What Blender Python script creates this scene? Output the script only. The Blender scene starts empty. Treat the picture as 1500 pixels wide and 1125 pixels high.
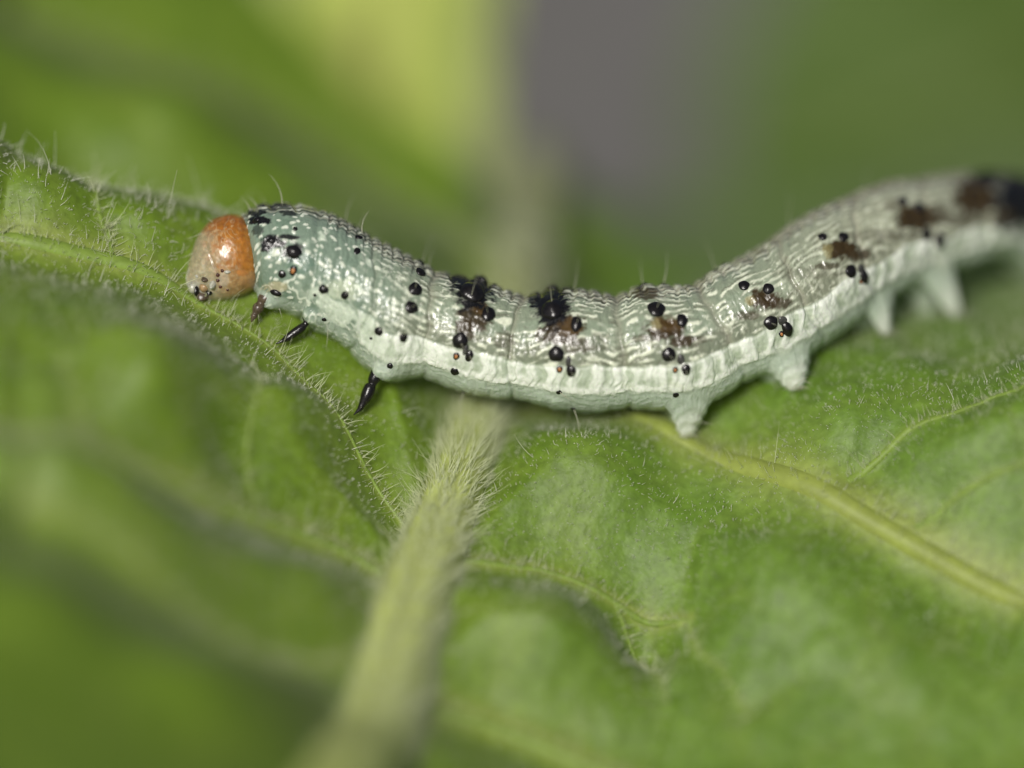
import bpy, math
import numpy as np

# ------------------------------------------------------------------ scale, camera, light
S = 0.001                      # the script is written in millimetres; the scene is in metres
PITCH = math.radians(42)
DIST = 166.67                  # lens to the plane of focus, mm
PX = 0.02                      # mm per photograph pixel in the plane of focus
sc = bpy.context.scene
COL = sc.collection
RIGHT = np.array([1.0, 0, 0])
UP = np.array([0, math.sin(PITCH), math.cos(PITCH)])
FWD = np.array([0, math.cos(PITCH), -math.sin(PITCH)])

cam = bpy.data.cameras.new('camera')
cam.sensor_width = 36; cam.lens = 200
cam.clip_start = 0.005; cam.clip_end = 50
cam.dof.use_dof = True
cam.dof.focus_distance = DIST * S
cam.dof.aperture_fstop = 9.0
cam_o = bpy.data.objects.new('camera', cam); COL.objects.link(cam_o)
cam_o.location = tuple(-FWD * DIST * S)
cam_o.rotation_euler = (math.pi / 2 - PITCH, 0, 0)
sc.camera = cam_o

SUN_EL, SUN_AZ = 51, -22       # degrees; azimuth 0 = from behind the camera, negative = from its left
world = bpy.data.worlds.new('World'); sc.world = world; world.use_nodes = True
wn = world.node_tree.nodes; wl = world.node_tree.links; wn.clear()
wo = wn.new('ShaderNodeOutputWorld'); wb = wn.new('ShaderNodeBackground'); ws = wn.new('ShaderNodeTexSky')
ws.sky_type = 'NISHITA'; ws.sun_disc = False
ws.sun_elevation = math.radians(SUN_EL); ws.sun_rotation = math.radians(180 - SUN_AZ)
ws.dust_density = 4.0; ws.air_density = 0.7; ws.ozone_density = 0.6
wb.inputs[1].default_value = 0.05
wl.new(ws.outputs[0], wb.inputs[0]); wl.new(wb.outputs[0], wo.inputs[0])
sun = bpy.data.lights.new('sun', 'SUN'); sun.energy = 3.3; sun.angle = math.radians(13); sun.color = (1.0, 0.965, 0.91)
sun_o = bpy.data.objects.new('sun', sun); COL.objects.link(sun_o)
sun_o.rotation_euler = (math.radians(90 - SUN_EL), 0, math.radians(SUN_AZ))
sun_o.location = (0, -0.1, 0.3)
sc.view_settings.view_transform = 'Standard'
sc.view_settings.look = 'None'
sc.view_settings.exposure = 0.0
sc.view_settings.gamma = 1.0
sc.view_settings.use_curve_mapping = False
sc.cycles.use_denoising = True
sc.cycles.max_bounces = 8

rng = np.random.default_rng(7)

# ------------------------------------------------------------------ maths helpers
def pt(x, y, w=0.0):
    """a photograph pixel at depth w (mm behind the plane of focus) as a point in the scene, mm"""
    k = (DIST + np.asarray(w, float)) / DIST * PX
    u = (np.asarray(x, float) - 750) * k
    v = (562.5 - np.asarray(y, float)) * k
    return (u[..., None] * RIGHT + v[..., None] * UP + np.asarray(w, float)[..., None] * FWD)

def sstep(a, b, x):
    t = np.clip((x - a) / (b - a), 0, 1)
    return t * t * (3 - 2 * t)

def _h(ix, iy, seed):
    n = (ix.astype(np.int64) * 374761393 + iy.astype(np.int64) * 668265263 + seed * 974711) & 0x7fffffff
    n = ((n ^ (n >> 13)) * 1274126177) & 0x7fffffff
    n = (n ^ (n >> 16)) & 0x7fffffff
    return n / float(0x7fffffff)

def vnoise(x, y, seed=0):
    """smooth gradient noise, about -1..1"""
    x, y = np.broadcast_arrays(np.asarray(x, float), np.asarray(y, float))
    x, y = .8 * x + .6 * y + 3.7, -.6 * x + .8 * y + 1.9        # turned off the axes so that no pattern runs square
    ix = np.floor(x); iy = np.floor(y); fx = x - ix; fy = y - iy
    def g(cx, cy, dx, dy):
        a = _h(cx, cy, seed) * 2 * np.pi; return np.cos(a) * dx + np.sin(a) * dy
    u = fx ** 3 * (fx * (fx * 6 - 15) + 10); v = fy ** 3 * (fy * (fy * 6 - 15) + 10)
    a = g(ix, iy, fx, fy); b = g(ix + 1, iy, fx - 1, fy); c = g(ix, iy + 1, fx, fy - 1); d = g(ix + 1, iy + 1, fx - 1, fy - 1)
    return 1.5 * (a + (b - a) * u + (c - a) * v + (a - b - c + d) * u * v)

def fbm(x, y, seed=0, o=3):
    s = 0; a = 1.0; t = 0
    for k in range(o):
        s = s + a * vnoise(x * 2 ** k + 17.3 * k, y * 2 ** k - 9.1 * k, seed + k); t += a; a *= .5
    return s / t

def worley(x, y, seed=0, jit=.85):
    """distance to the nearest scattered point, and that point's random number"""
    ix = np.floor(x); iy = np.floor(y); best = np.full(x.shape, 9.0); rid = np.zeros(x.shape)
    for dx in (-1, 0, 1):
        for dy in (-1, 0, 1):
            cx = ix + dx; cy = iy + dy
            px = cx + .5 + jit * (_h(cx, cy, seed) - .5); py = cy + .5 + jit * (_h(cx, cy, seed + 5) - .5)
            d = np.hypot(x - px, y - py); m = d < best
            best = np.where(m, d, best); rid = np.where(m, _h(cx, cy, seed + 9), rid)
    return best, rid

def spline(P, n=None, t=None):
    """Catmull-Rom through the rows of P (uniform knots), n samples or at t in 0..len-1"""
    P = np.asarray(P, float)
    if P.ndim == 1: P = P[:, None]
    m = len(P)
    if t is None: t = np.linspace(0, m - 1, n)
    Q = np.vstack([2 * P[0] - P[1], P, 2 * P[-1] - P[-2]])
    i = np.clip(np.floor(t).astype(int), 0, m - 2); f = (t - i)[:, None]
    p0, p1, p2, p3 = Q[i], Q[i + 1], Q[i + 2], Q[i + 3]
    return .5 * (2 * p1 + (p2 - p0) * f + (2 * p0 - 5 * p1 + 4 * p2 - p3) * f ** 2 + (3 * p1 - p0 - 3 * p2 + p3) * f ** 3)

def norm(v):
    return v / np.maximum(np.linalg.norm(v, axis=-1, keepdims=True), 1e-12)

def polydist(X, Y, poly):
    """distance of points to a 2-D polyline, and the position 0..1 along it"""
    best = np.full(X.shape, 1e9); along = np.zeros(X.shape); n = len(poly) - 1
    for k in range(n):
        a = poly[k]; b = poly[k + 1]; d = b - a; L = max(d @ d, 1e-9)
        t = np.clip(((X - a[0]) * d[0] + (Y - a[1]) * d[1]) / L, 0, 1)
        D = np.hypot(X - a[0] - t * d[0], Y - a[1] - t * d[1]); m = D < best
        best = np.where(m, D, best); along = np.where(m, (k + t) / n, along)
    return best, along

# ------------------------------------------------------------------ mesh helpers
def make_mesh(name, V, F, mat, smooth=True, col=None, att=None):
    """V in mm; F an (n,3) or (n,4) array; col per-vertex pigment (linear rgb)"""
    V = np.asarray(V, np.float64) * S; F = np.asarray(F, np.int32)
    me = bpy.data.meshes.new(name)
    k = F.shape[1]
    me.vertices.add(len(V)); me.vertices.foreach_set('co', V.astype(np.float32).ravel())
    me.loops.add(F.size); me.loops.foreach_set('vertex_index', F.ravel())
    me.polygons.add(len(F)); me.polygons.foreach_set('loop_start', np.arange(0, F.size, k, dtype=np.int32))
    try: me.polygons.foreach_set('loop_total', np.full(len(F), k, np.int32))
    except Exception: pass
    me.polygons.foreach_set('use_smooth', np.full(len(F), smooth))
    me.update(calc_edges=True); me.validate()
    if col is not None:
        a = me.color_attributes.new('pigment', 'FLOAT_COLOR', 'POINT')
        c = np.ones((len(V), 4), np.float32); c[:, :3] = col
        a.data.foreach_set('color', c.ravel())
    for key, val in (att or {}).items():
        a = me.attributes.new(key, 'FLOAT', 'POINT'); a.data.foreach_set('value', np.asarray(val, np.float32))
    me.materials.append(mat)
    return me

def add(name, me, parent=None, loc=None, rot=None, scale=None):
    o = bpy.data.objects.new(name, me); COL.objects.link(o)
    if parent is not None: o.parent = parent
    if loc is not None: o.location = tuple(np.asarray(loc) * S)
    if rot is not None:
        o.rotation_mode = 'QUATERNION'; o.rotation_quaternion = rot
    if scale is not None: o.scale = scale
    return o

def thing(name, label, cat, base=(0, 0, 0), group=None):
    o = bpy.data.objects.new(name, None); COL.objects.link(o)
    o.location = tuple(np.asarray(base, float) * S); o.empty_display_size = S
    o['label'] = label; o['category'] = cat
    if group: o['group'] = group
    return o

def part(name, V, F, mat, parent, **kw):
    b = np.array(BASE.get(parent.name, (0, 0, 0)), float)
    return add(name, make_mesh(name, np.asarray(V) - b, F, mat, **kw), parent)

BASE = {}
def grid_faces(n, m, wrap=False):
    i = np.arange(n - 1)[:, None]; j = np.arange(m if wrap else m - 1)[None, :]; jn = (j + 1) % m
    a = i * m + j; b = i * m + jn; c = (i + 1) * m + jn; d = (i + 1) * m + j
    return np.stack([np.broadcast_to(q, a.shape).ravel() for q in (a, b, c, d)], 1)

def frames(P):
    T = norm(np.gradient(P, axis=0)); N = np.zeros_like(T)
    up = np.array([0, 0, 1.0]) if abs(T[0, 2]) < .9 else np.array([0, 1.0, 0])
    n = norm(up - (up @ T[0]) * T[0])
    for i in range(len(P)):
        n = norm(n - (n @ T[i]) * T[i]); N[i] = n
    return T, N, np.cross(T, N)

def tube(P, R, sides=12, flat=1.0):
    P = np.asarray(P, float); R = np.asarray(R, float)
    T, N, B = frames(P)
    a = np.linspace(0, 2 * np.pi, sides, endpoint=False)
    V = P[:, None] + R[:, None, None] * (np.cos(a)[None, :, None] * N[:, None] * flat + np.sin(a)[None, :, None] * B[:, None])
    V = np.vstack([np.repeat(P[:1], sides, 0)[None], V, np.repeat(P[-1:], sides, 0)[None]])
    return V.reshape(-1, 3), grid_faces(len(P) + 2, sides, True)

def hairs(root, d, length, rad, bend, segs=3, tip=None):
    """many tapering three-sided hairs as one vertex/face set; bend is added as it grows; tip = knob radius at the end"""
    n = len(root); d = norm(d)
    ref = np.where(np.abs(d[:, 2:3]) < .9, np.array([[0, 0, 1.0]]), np.array([[1.0, 0, 0]]))
    n1 = norm(np.cross(d, ref)); n2 = np.cross(d, n1)
    V = []; 
    for k in range(segs + 1):
        t = k / segs
        c = root + d * (length * t)[:, None] + bend * (length * t * t)[:, None]
        r = rad * (1 - .8 * t)
        if tip is not None and k == segs: r = tip
        for a in (0, 2.0944, 4.18879):
            V.append(c + (math.cos(a) * n1 + math.sin(a) * n2) * np.broadcast_to(r, (n,))[:, None])
    V = np.stack(V, 1)                                   # n, (segs+1)*3, 3
    per = (segs + 1) * 3
    f = []
    for k in range(segs):
        for a in range(3):
            b = (a + 1) % 3
            f.append((k * 3 + a, k * 3 + b, k * 3 + 3 + b, k * 3 + 3 + a))
    f.append((segs * 3, segs * 3 + 1, segs * 3 + 2, segs * 3 + 2))
    f = np.array(f[:-1])
    F = (np.arange(n)[:, None, None] * per + f[None]).reshape(-1, 4)
    return V.reshape(-1, 3), F

# ------------------------------------------------------------------ materials
def new_mat(name):
    m = bpy.data.materials.new(name); m.use_nodes = True
    nt = m.node_tree; nt.nodes.clear()
    out = nt.nodes.new('ShaderNodeOutputMaterial'); p = nt.nodes.new('ShaderNodeBsdfPrincipled')
    nt.links.new(p.outputs[0], out.inputs[0])
    return m, nt, p, out

def N(nt, kind, **kw):
    n = nt.nodes.new(kind)
    for k, v in kw.items():
        if k.startswith('i_'): n.inputs[k[2:]].default_value = v
        elif k.startswith('n_'): n.inputs[int(k[2:])].default_value = v
        else: setattr(n, k, v)
    return n

def mm_coords(nt):
    g = N(nt, 'ShaderNodeNewGeometry'); v = N(nt, 'ShaderNodeVectorMath', operation='SCALE'); v.inputs[3].default_value = 1 / S
    nt.links.new(g.outputs['Position'], v.inputs[0]); return v.outputs[0]

def pigment_mat(name, rough=.35, sss=.0, radius=(.3, .35, .25), bump=.0, bscale=20., spec=.5, coat=0.0, vary=.12, vscale=6., transl=0.0, tcol=None, sheen=0.0):
    """pigment comes from the mesh's own colour attribute; grain and fine relief from noise"""
    m, nt, p, out = new_mat(name); L = nt.links.new
    a = N(nt, 'ShaderNodeVertexColor', layer_name='pigment'); co = mm_coords(nt)
    n = N(nt, 'ShaderNodeTexNoise', i_Scale=vscale, i_Detail=4.); L(co, n.inputs['Vector'])
    mr = N(nt, 'ShaderNodeMapRange', n_1=.3, n_2=.7, n_3=1 - vary, n_4=1 + vary); L(n.outputs[0], mr.inputs[0])
    mx = N(nt, 'ShaderNodeVectorMath', operation='SCALE'); L(a.outputs[0], mx.inputs[0]); L(mr.outputs[0], mx.inputs[3])
    L(mx.outputs[0], p.inputs['Base Color'])
    p.inputs['Roughness'].default_value = rough; p.inputs['Specular IOR Level'].default_value = spec
    p.inputs['Coat Weight'].default_value = coat; p.inputs['Coat Roughness'].default_value = .2
    if sheen: 
        p.inputs['Sheen Weight'].default_value = sheen; p.inputs['Sheen Roughness'].default_value = .5
    if sss:
        p.inputs['Subsurface Weight'].default_value = sss; p.inputs['Subsurface Radius'].default_value = radius
        p.inputs['Subsurface Scale'].default_value = S
    if bump:
        n2 = N(nt, 'ShaderNodeTexNoise', i_Scale=bscale, i_Detail=3.); L(co, n2.inputs['Vector'])
        b = N(nt, 'ShaderNodeBump', i_Strength=bump, i_Distance=.03 * S); L(n2.outputs[0], b.inputs['Height'])
        L(b.outputs[0], p.inputs['Normal'])
    if transl:
        t = N(nt, 'ShaderNodeBsdfTranslucent'); ms = N(nt, 'ShaderNodeMixShader', n_0=transl)
        if tcol is None: L(mx.outputs[0], t.inputs[0])
        else: 
            tm = N(nt, 'ShaderNodeVectorMath', operation='MULTIPLY'); tm.inputs[1].default_value = tcol
            L(mx.outputs[0], tm.inputs[0]); L(tm.outputs[0], t.inputs[0])
        L(p.outputs[0], ms.inputs[1]); L(t.outputs[0], ms.inputs[2]); L(ms.outputs[0], out.inputs[0])
    return m

def plain_mat(name, col, rough=.4, spec=.5, vary=.15, vscale=8., bump=0., sss=0., coat=0., transl=0.):
    m, nt, p, out = new_mat(name); L = nt.links.new
    co = mm_coords(nt); n = N(nt, 'ShaderNodeTexNoise', i_Scale=vscale, i_Detail=4.); L(co, n.inputs['Vector'])
    r = N(nt, 'ShaderNodeValToRGB'); c = np.array(col)
    r.color_ramp.elements[0].position = .3; r.color_ramp.elements[1].position = .7
    r.color_ramp.elements[0].color = (*(c * (1 - vary)), 1); r.color_ramp.elements[1].color = (*np.minimum(c * (1 + vary), 1), 1)
    L(n.outputs[0], r.inputs[0]); L(r.outputs[0], p.inputs['Base Color'])
    p.inputs['Roughness'].default_value = rough; p.inputs['Specular IOR Level'].default_value = spec
    p.inputs['Coat Weight'].default_value = coat; p.inputs['Coat Roughness'].default_value = .15
    if sss:
        p.inputs['Subsurface Weight'].default_value = sss; p.inputs['Subsurface Radius'].default_value = (.3, .3, .2); p.inputs['Subsurface Scale'].default_value = S
    if bump:
        b = N(nt, 'ShaderNodeBump', i_Strength=bump, i_Distance=.03 * S); L(n.outputs[0], b.inputs['Height']); L(b.outputs[0], p.inputs['Normal'])
    if transl:
        t = N(nt, 'ShaderNodeBsdfTranslucent'); ms = N(nt, 'ShaderNodeMixShader', n_0=transl); L(r.outputs[0], t.inputs[0])
        L(p.outputs[0], ms.inputs[1]); L(t.outputs[0], ms.inputs[2]); L(ms.outputs[0], out.inputs[0])
    return m

M_BLADE = pigment_mat('leaf_blade', rough=.5, spec=.45, bump=.9, bscale=6., vary=.2, vscale=3.5, transl=.28, tcol=(1.2, 1.15, .5), sheen=.08)
M_VEIN = pigment_mat('leaf_vein', rough=.5, spec=.35, bump=.4, bscale=10., vary=.12, vscale=3., transl=.15)
M_HAIR = plain_mat('leaf_hair', (.86, .90, .64), rough=.3, vary=.06, transl=.5)
M_HAIRW = plain_mat('white_hair', (.94, .95, .82), rough=.3, vary=.05, transl=.5)
M_BODY = pigment_mat('caterpillar_skin', rough=.26, spec=.6, sss=.12, radius=(.10, .12, .08), bump=.5, bscale=9., vary=.09, vscale=9., coat=.1)
_nt = M_BODY.node_tree; _p = [n for n in _nt.nodes if n.type == 'BSDF_PRINCIPLED'][0]
_a = N(_nt, 'ShaderNodeAttribute', attribute_name='flesh'); _nt.links.new(_a.outputs['Fac'], _p.inputs['Subsurface Weight'])   # the belly is more see-through
_p.inputs['Subsurface Radius'].default_value = (.28, .34, .26)
M_HEAD = pigment_mat('head_capsule', rough=.30, spec=.8, sss=.45, radius=(.4, .22, .12), bump=.4, bscale=7., vary=.22, vscale=6., coat=.1)
M_BLACK = plain_mat('black_horn', (.009, .008, .008), rough=.24, spec=.45, vary=.4, vscale=12., bump=.35)
M_BROWN = plain_mat('brown_horn', (.075, .055, .035), rough=.3, vary=.5, vscale=14.)
M_ORANGE = plain_mat('spiracle_orange', (.42, .18, .06), rough=.4, vary=.3, vscale=16.)
M_PALE = plain_mat('pale_horn', (.42, .42, .34), rough=.22, vary=.25, vscale=12., sss=.3, coat=.3)
M_GROUND = plain_mat('grey_soil', (.125, .122, .116), rough=.95, spec=.1, vary=.3, vscale=.08)

# ------------------------------------------------------------------ the leaf's form
CTRL = [  # photograph pixel, depth behind the plane of focus in mm
    # midrib and petiole
    (530, 1125, -5.6), (590, 930, -2.9), (650, 770, 0), (690, 660, 2.4), (730, 540, 5), (765, 380, 9.5), (785, 230, 14.5),
    # left half, vein A and beyond
    (610, 790, -.2), (540, 700, .3), (480, 610, .3), (400, 510, .4), (300, 450, .6), (200, 400, .4), (80, 370, 0), (0, 350, 0), (-100, 330, 0),
    (-60, 185, .6), (0, 212, .6), (60, 240, .7), (140, 275, 1.2), (300, 300, 2.6), (400, 335, 4.2), (500, 400, 5.5), (600, 480, 5.2),
    (0, 258, 4.6), (60, 286, 4.8), (140, 321, 5.2), (280, 341, 6.2), (150, 195, 9.5), (0, 115, 9.0), (300, 232, 9.5), (0, 20, 11.0), (200, 90, 11.8), (450, 200, 13), (600, 300, 12.0), (420, 0, 16), (620, 220, 15), (250, -60, 16),
    # left half, near side
    (0, 680, -4.8), (200, 720, -4.2), (330, 750, -3.2), (450, 790, -2.2), (560, 850, -1.8), (230, 620, -2.6), (100, 520, -2.2), (380, 640, -1.0),
    (80, 820, -6.8), (330, 950, -6.2), (100, 1000, -9.5), (300, 1100, -9.5), (0, 1125, -12.5), (450, 1050, -6.8),
    # right half
    (720, 600, 3.9), (850, 612, 3.2), (1005, 645, 1.35), (1100, 690, .8), (1250, 760, -.4), (1400, 840, -1.2), (1500, 885, -1.7),
    (690, 830, -1.2), (800, 850, -.6), (900, 885, -.7), (1010, 915, -1.0), (880, 720, 1.0), (1080, 790, .2),
    (1200, 690, .1), (1340, 640, -.1), (1500, 590, -.3), (1400, 560, .7), (1170, 574, 1.2), (1300, 494, 2.8), (1405, 468, 4.3), (1500, 455, 5.0),
    (1200, 1000, -2.1), (1500, 1100, -3.4), (900, 1050, -2.7), (700, 1060, -3.3), (830, 1110, -3.4), (1500, 980, -2.4),
    (880, 480, 12), (1100, 440, 13), (950, 380, 19), (1250, 340, 20), (1500, 330, 20), (1000, 330, 24), (1300, 280, 26)]
_c = np.array(CTRL, float); _c[:, 2] += .4 * np.sign(_c[:, 2]) * np.maximum(0, np.abs(_c[:, 2]) - 3) * (_c[:, 0] < 1500 - .8 * (_c[:, 1] > 400) * (_c[:, 1] < 520) * 600)
_W = pt(_c[:, 0], _c[:, 1], _c[:, 2])
_Q = _W[:, :2] / 10.0
def _U(r2): return .5 * r2 * np.log(np.maximum(r2, 1e-12))
_n = len(_Q); _K = _U(((_Q[:, None] - _Q[None]) ** 2).sum(-1)) + .004 * np.eye(_n)
_P = np.hstack([np.ones((_n, 1)), _Q]); _A = np.block([[_K, _P], [_P.T, np.zeros((3, 3))]])
_sol = np.linalg.solve(_A, np.concatenate([_W[:, 2], np.zeros(3)]))

def base_z(X, Y):
    x = X / 10; y = Y / 10
    z = _sol[_n] + _sol[_n + 1] * x + _sol[_n + 2] * y
    for k in range(_n):
        z = z + _sol[k] * _U((x - _Q[k, 0]) ** 2 + (y - _Q[k, 1]) ** 2)
    return z

_ws = np.linspace(-24, 44, 1600)
def on_leaf(x, y, fz=None):
    """where the line of sight through a photograph pixel first meets the leaf's smooth form"""
    R = pt(np.full(_ws.shape, float(x)), np.full(_ws.shape, float(y)), _ws)
    g = R[:, 2] - (fz or base_z)(R[:, 0], R[:, 1])
    i = np.where((g[:-1] > 0) & (g[1:] <= 0))[0]
    if len(i) == 0: return R[np.argmin(np.abs(g))][:2]
    i = i[0]; t = g[i] / (g[i] - g[i + 1])
    return (R[i] * (1 - t) + R[i + 1] * t)[:2]

def leaf_line(pts, n=24):
    return spline(np.array([on_leaf(*p) for p in pts]), n)

MID = spline(np.vstack([_W[:7, :2], [[1.2, 24.0]], [[1.6, 34.0]]]), 90)
MID = np.vstack([MID[0] + (MID[0] - MID[1]) * np.arange(12, 0, -1)[:, None] * 4, MID])
# name, pixels, radius at midrib end, radius at far end
VEINS = [
    ([(622, 800), (540, 700), (480, 612), (400, 512), (300, 452), (200, 402), (80, 370), (-20, 350)], .07, .32),          # A
    ([(585, 862), (520, 822), (450, 790), (330, 752), (200, 722), (0, 682)], .24, .16),                                   # B
    ([(545, 985), (440, 985), (330, 950), (230, 890), (130, 830), (20, 790)], .16, .1),                                   # C
    ([(745, 480), (640, 330), (450, 205), (200, 92), (0, 20)], .24, .2),                                                 # D
    ([(715, 604), (850, 612), (1000, 640), (1100, 690), (1250, 762), (1400, 842), (1520, 895)], .50, .42),                # R1
    ([(665, 826), (740, 836), (800, 850), (900, 888), (1010, 915)], .16, .10),                                            # R2
    ([(590, 1035), (700, 1062), (830, 1112), (950, 1160)], .30, .2),                                                      # R3
]
MINOR = [
    ([(1240, 718), (1285, 682), (1340, 642), (1420, 612), (1510, 588)], .15, .10),
    ([(1340, 790), (1400, 750), (1470, 722), (1530, 700)], .11, .06),
    ([(380, 752), (362, 700), (378, 640), (385, 590), (370, 540)], .07, .05),
    ([(165, 395), (158, 345), (140, 285), (110, 245)], .12, .08),
    ([(130, 712), (115, 650), (95, 590)], .14, .08),
    ([(1010, 915), (1018, 960), (1060, 1010), (1100, 1080)], .08, .05),
    ([(900, 888), (930, 935), (962, 990), (975, 1050)], .07, .05),
]
VL = [(leaf_line(p), a, b) for p, a, b in VEINS]
ML = [(leaf_line(p), a, b) for p, a, b in MINOR]
# hand-placed swellings of the blade between veins: pixel, height mm, radius mm
BUMPS = [((235, 590), 1.0, 2.0), ((80, 620), .4, 1.6), ((425, 620), .5, 1.2), ((490, 640), .3, 1.0), ((870, 690), .55, 2.0), ((90, 735), 1.1, 2.4), ((230, 850), .6, 1.8), ((820, 930), .6, 1.8), ((480, 930), .4, 1.6),
         ((1150, 860), .6, 2.4), ((1440, 680), .35, 1.8), ((230, 205), .8, 2.6), ((1330, 985), .4, 2.2), ((325, 665), -.3, .8), ((940, 940), -.55, .9), ((180, 580), -.15, 1.0), ((60, 900), .6, 2.0), ((330, 1010), .4, 2.0), ((1060, 620), -.2, 1.0), ((1230, 620), .2, 1.2), ((1350, 520), .2, 1.2), ((60, 270), .25, 1.2), ((220, 340), .25, 1.2)]
BL = []

def vein_r(P, a, b, t):
    return a + (b - a) * (sstep(.5, .8, t) if P is VL[0][0] else t)

def blade_z(X, Y, full=False):
    z = base_z(X, Y)
    dm, _ = polydist(X, Y, MID)
    d1 = dm.copy(); ridge = np.zeros_like(X); vy = np.zeros_like(X)
    for P, a, b in VL:
        d, t = polydist(X, Y, P); d1 = np.minimum(d1, d + np.maximum(0, t - .97) * 40)
        r = vein_r(P, a, b, t)
        ridge = np.maximum(ridge, .7 * r * np.exp(-(d / (1.9 * r)) ** 2)); vy = np.maximum(vy, np.exp(-(d / (1.6 * r)) ** 2))
    d2 = np.full_like(X, 9.0)
    for P, a, b in ML:
        d, t = polydist(X, Y, P); d2 = np.minimum(d2, d + np.maximum(0, t - .95) * 20)
        r = vein_r(P, a, b, t)
        ridge = np.maximum(ridge, .5 * r * np.exp(-(d / (1.5 * r)) ** 2)); vy = np.maximum(vy, .4 * np.exp(-(d / (1.4 * r)) ** 2))
    puff = (1.7 - .95 * sstep(-1, 4, X)) * (1 - np.exp(-(d1 / 2.3) ** 1.6))
    puff = puff - .28 * np.exp(-(d2 / .75) ** 1.5) * (1 - np.exp(-(d1 / .8) ** 2))
    z = z + puff
    for c, h, r in BL:
        z = z + 1.9 * h * np.exp(-((X - c[0]) ** 2 + (Y - c[1]) ** 2) / r ** 2)
    damp = 1 - np.exp(-(d1 / .7) ** 2)
    wx = X + .5 * vnoise(X * .7, Y * .7, 71); wy = Y + .5 * vnoise(X * .7, Y * .7, 72)
    w1, _ = worley(wx / 1.7, wy / 1.7, 3); w3, _ = worley(wx / .5, wy / .5, 6)
    z = z + damp * (.14 * (.45 - w1) + .045 * (.45 - w3) + .14 * fbm(X * .45, Y * .45, 5) + .03 * fbm(X * 1.6, Y * 1.6, 8))
    z = z + ridge
    if full: return z, dm, d1, d2, vy, w1
    return z

BL = [(on_leaf(*p, blade_z), h, r) for p, h, r in BUMPS]
# where the feet stand the finished blade, swellings included, passes through the measured points
_foot = np.isin(_c[:, 1], [574, 494, 468, 455, 560, 645, 258, 286, 321, 341, 185, 212, 240, 275, 300, 335]); _z = _W[:, 2].copy()
for _ in range(3):
    _z[_foot] += (_W[:, 2] - blade_z(_W[:, 0], _W[:, 1]))[_foot]
    _sol = np.linalg.solve(_A, np.concatenate([_z, np.zeros(3)]))
mx_of = lambda Y: np.interp(Y, MID[:, 1], MID[:, 0])
LEFT_EDGE = np.array([[15.0, 0.2], [16.4, -.9], [18.4, -2.6], [21.5, -6.8], [27, -14], [33, -26]])
RIGHT_EDGE = np.array([[14.5, .9], [17, 1.6], [21, 2.4], [26, 4.0], [31, 9], [36, 20]])

def build_blade():
    Vs, Fs, Cs = [], [], []; off = 0
    for side in (-1, 1):
        edge = LEFT_EDGE if side < 0 else RIGHT_EDGE
        rows = np.linspace(-32, 32.5 if side < 0 else 35.5, 520); nx = 270
        xin = np.where(rows < edge[0, 0], mx_of(rows), np.interp(rows, edge[:, 0], edge[:, 1]))
        xin = np.where(rows < 12.8, mx_of(rows), xin)
        xout = side * 27.0
        t = np.linspace(0, 1, nx) ** 1.1
        X = xin[:, None] + (xout - xin)[:, None] * t[None]; Y = np.repeat(rows[:, None], nx, 1)
        Y = Y + .0 * X
        z, dm, d1, d2, vy, w1 = blade_z(X, Y, True)
        n = fbm(X * .5, Y * .5, 31); n2 = fbm(X * 2.2, Y * 2.2, 33)
        rt = sstep(-2, 6, X)[..., None]
        g = np.array([.185, .29, .024]) * (1 - rt) + np.array([.170, .290, .036]) * rt; y = np.array([.29, .36, .075]); dk = np.array([.105, .195, .011]) * (1 - rt) + np.array([.100, .195, .016]) * rt
        k = np.clip(.5 + .5 * n + .2 * n2, 0, 1)[..., None]
        C = dk + (g - dk) * k
        near = np.exp(-(d1 / .9) ** 1.3)[..., None] * .35
        C = C + (y - C) * np.clip(vy[..., None] * .8 + near * .5 + .12 * (sstep(.42, .62, w1))[..., None], 0, 1)
        V = np.stack([X, Y, z], -1).reshape(-1, 3); F = grid_faces(len(rows), nx)
        if side < 0: F = F[:, ::-1]
        Vs.append(V); Fs.append(F + off); Cs.append(C.reshape(-1, 3)); off += len(V)
    return np.vstack(Vs), np.vstack(Fs), np.vstack(Cs)

LEAF_BASE = np.array([MID[60, 0], MID[60, 1], -3.0])
leaf = thing('leaf', 'large downy green leaf with pale hairy midrib, carrying the caterpillar', 'leaf', LEAF_BASE); BASE[leaf.name] = LEAF_BASE
bV, bF, bC = build_blade()
part('blade', bV, bF, M_BLADE, leaf, col=bC)

# midrib: a ribbed, half-sunk tube that leaves the blade as the petiole
mp = spline(MID, 300); mz = base_z(mp[:, 0], mp[:, 1]); 
rad = np.interp(mp[:, 1], [-20, -12, -3, 1, 6, 12, 34], [1.45, 1.3, .95, .84, .8, .95, 1.1])
midP = np.column_stack([mp, mz + .25 - .16 * np.maximum(0, mp[:, 1] - 17) ** 2])
mV, mF = tube(midP, rad, 40)
ang = np.arctan2(mV[:, 2] - np.interp(mV[:, 1], mp[:, 1], midP[:, 2]), mV[:, 0] - np.interp(mV[:, 1], mp[:, 1], mp[:, 0]))
mC = np.array([.40, .46, .14]) * (1 + .16 * np.sin(ang * 7 + .4 * vnoise(mV[:, 1], mV[:, 0], 4)) + .12 * vnoise(mV[:, 1] * 1.5, ang * 3, 6))[:, None]
mC = mC + (np.array([.25, .27, .14]) - mC) * sstep(4, 12, mV[:, 1])[:, None]
part('midrib', mV, mF, M_VEIN, leaf, col=np.clip(mC, 0, 1))
vein_paths = []
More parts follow.
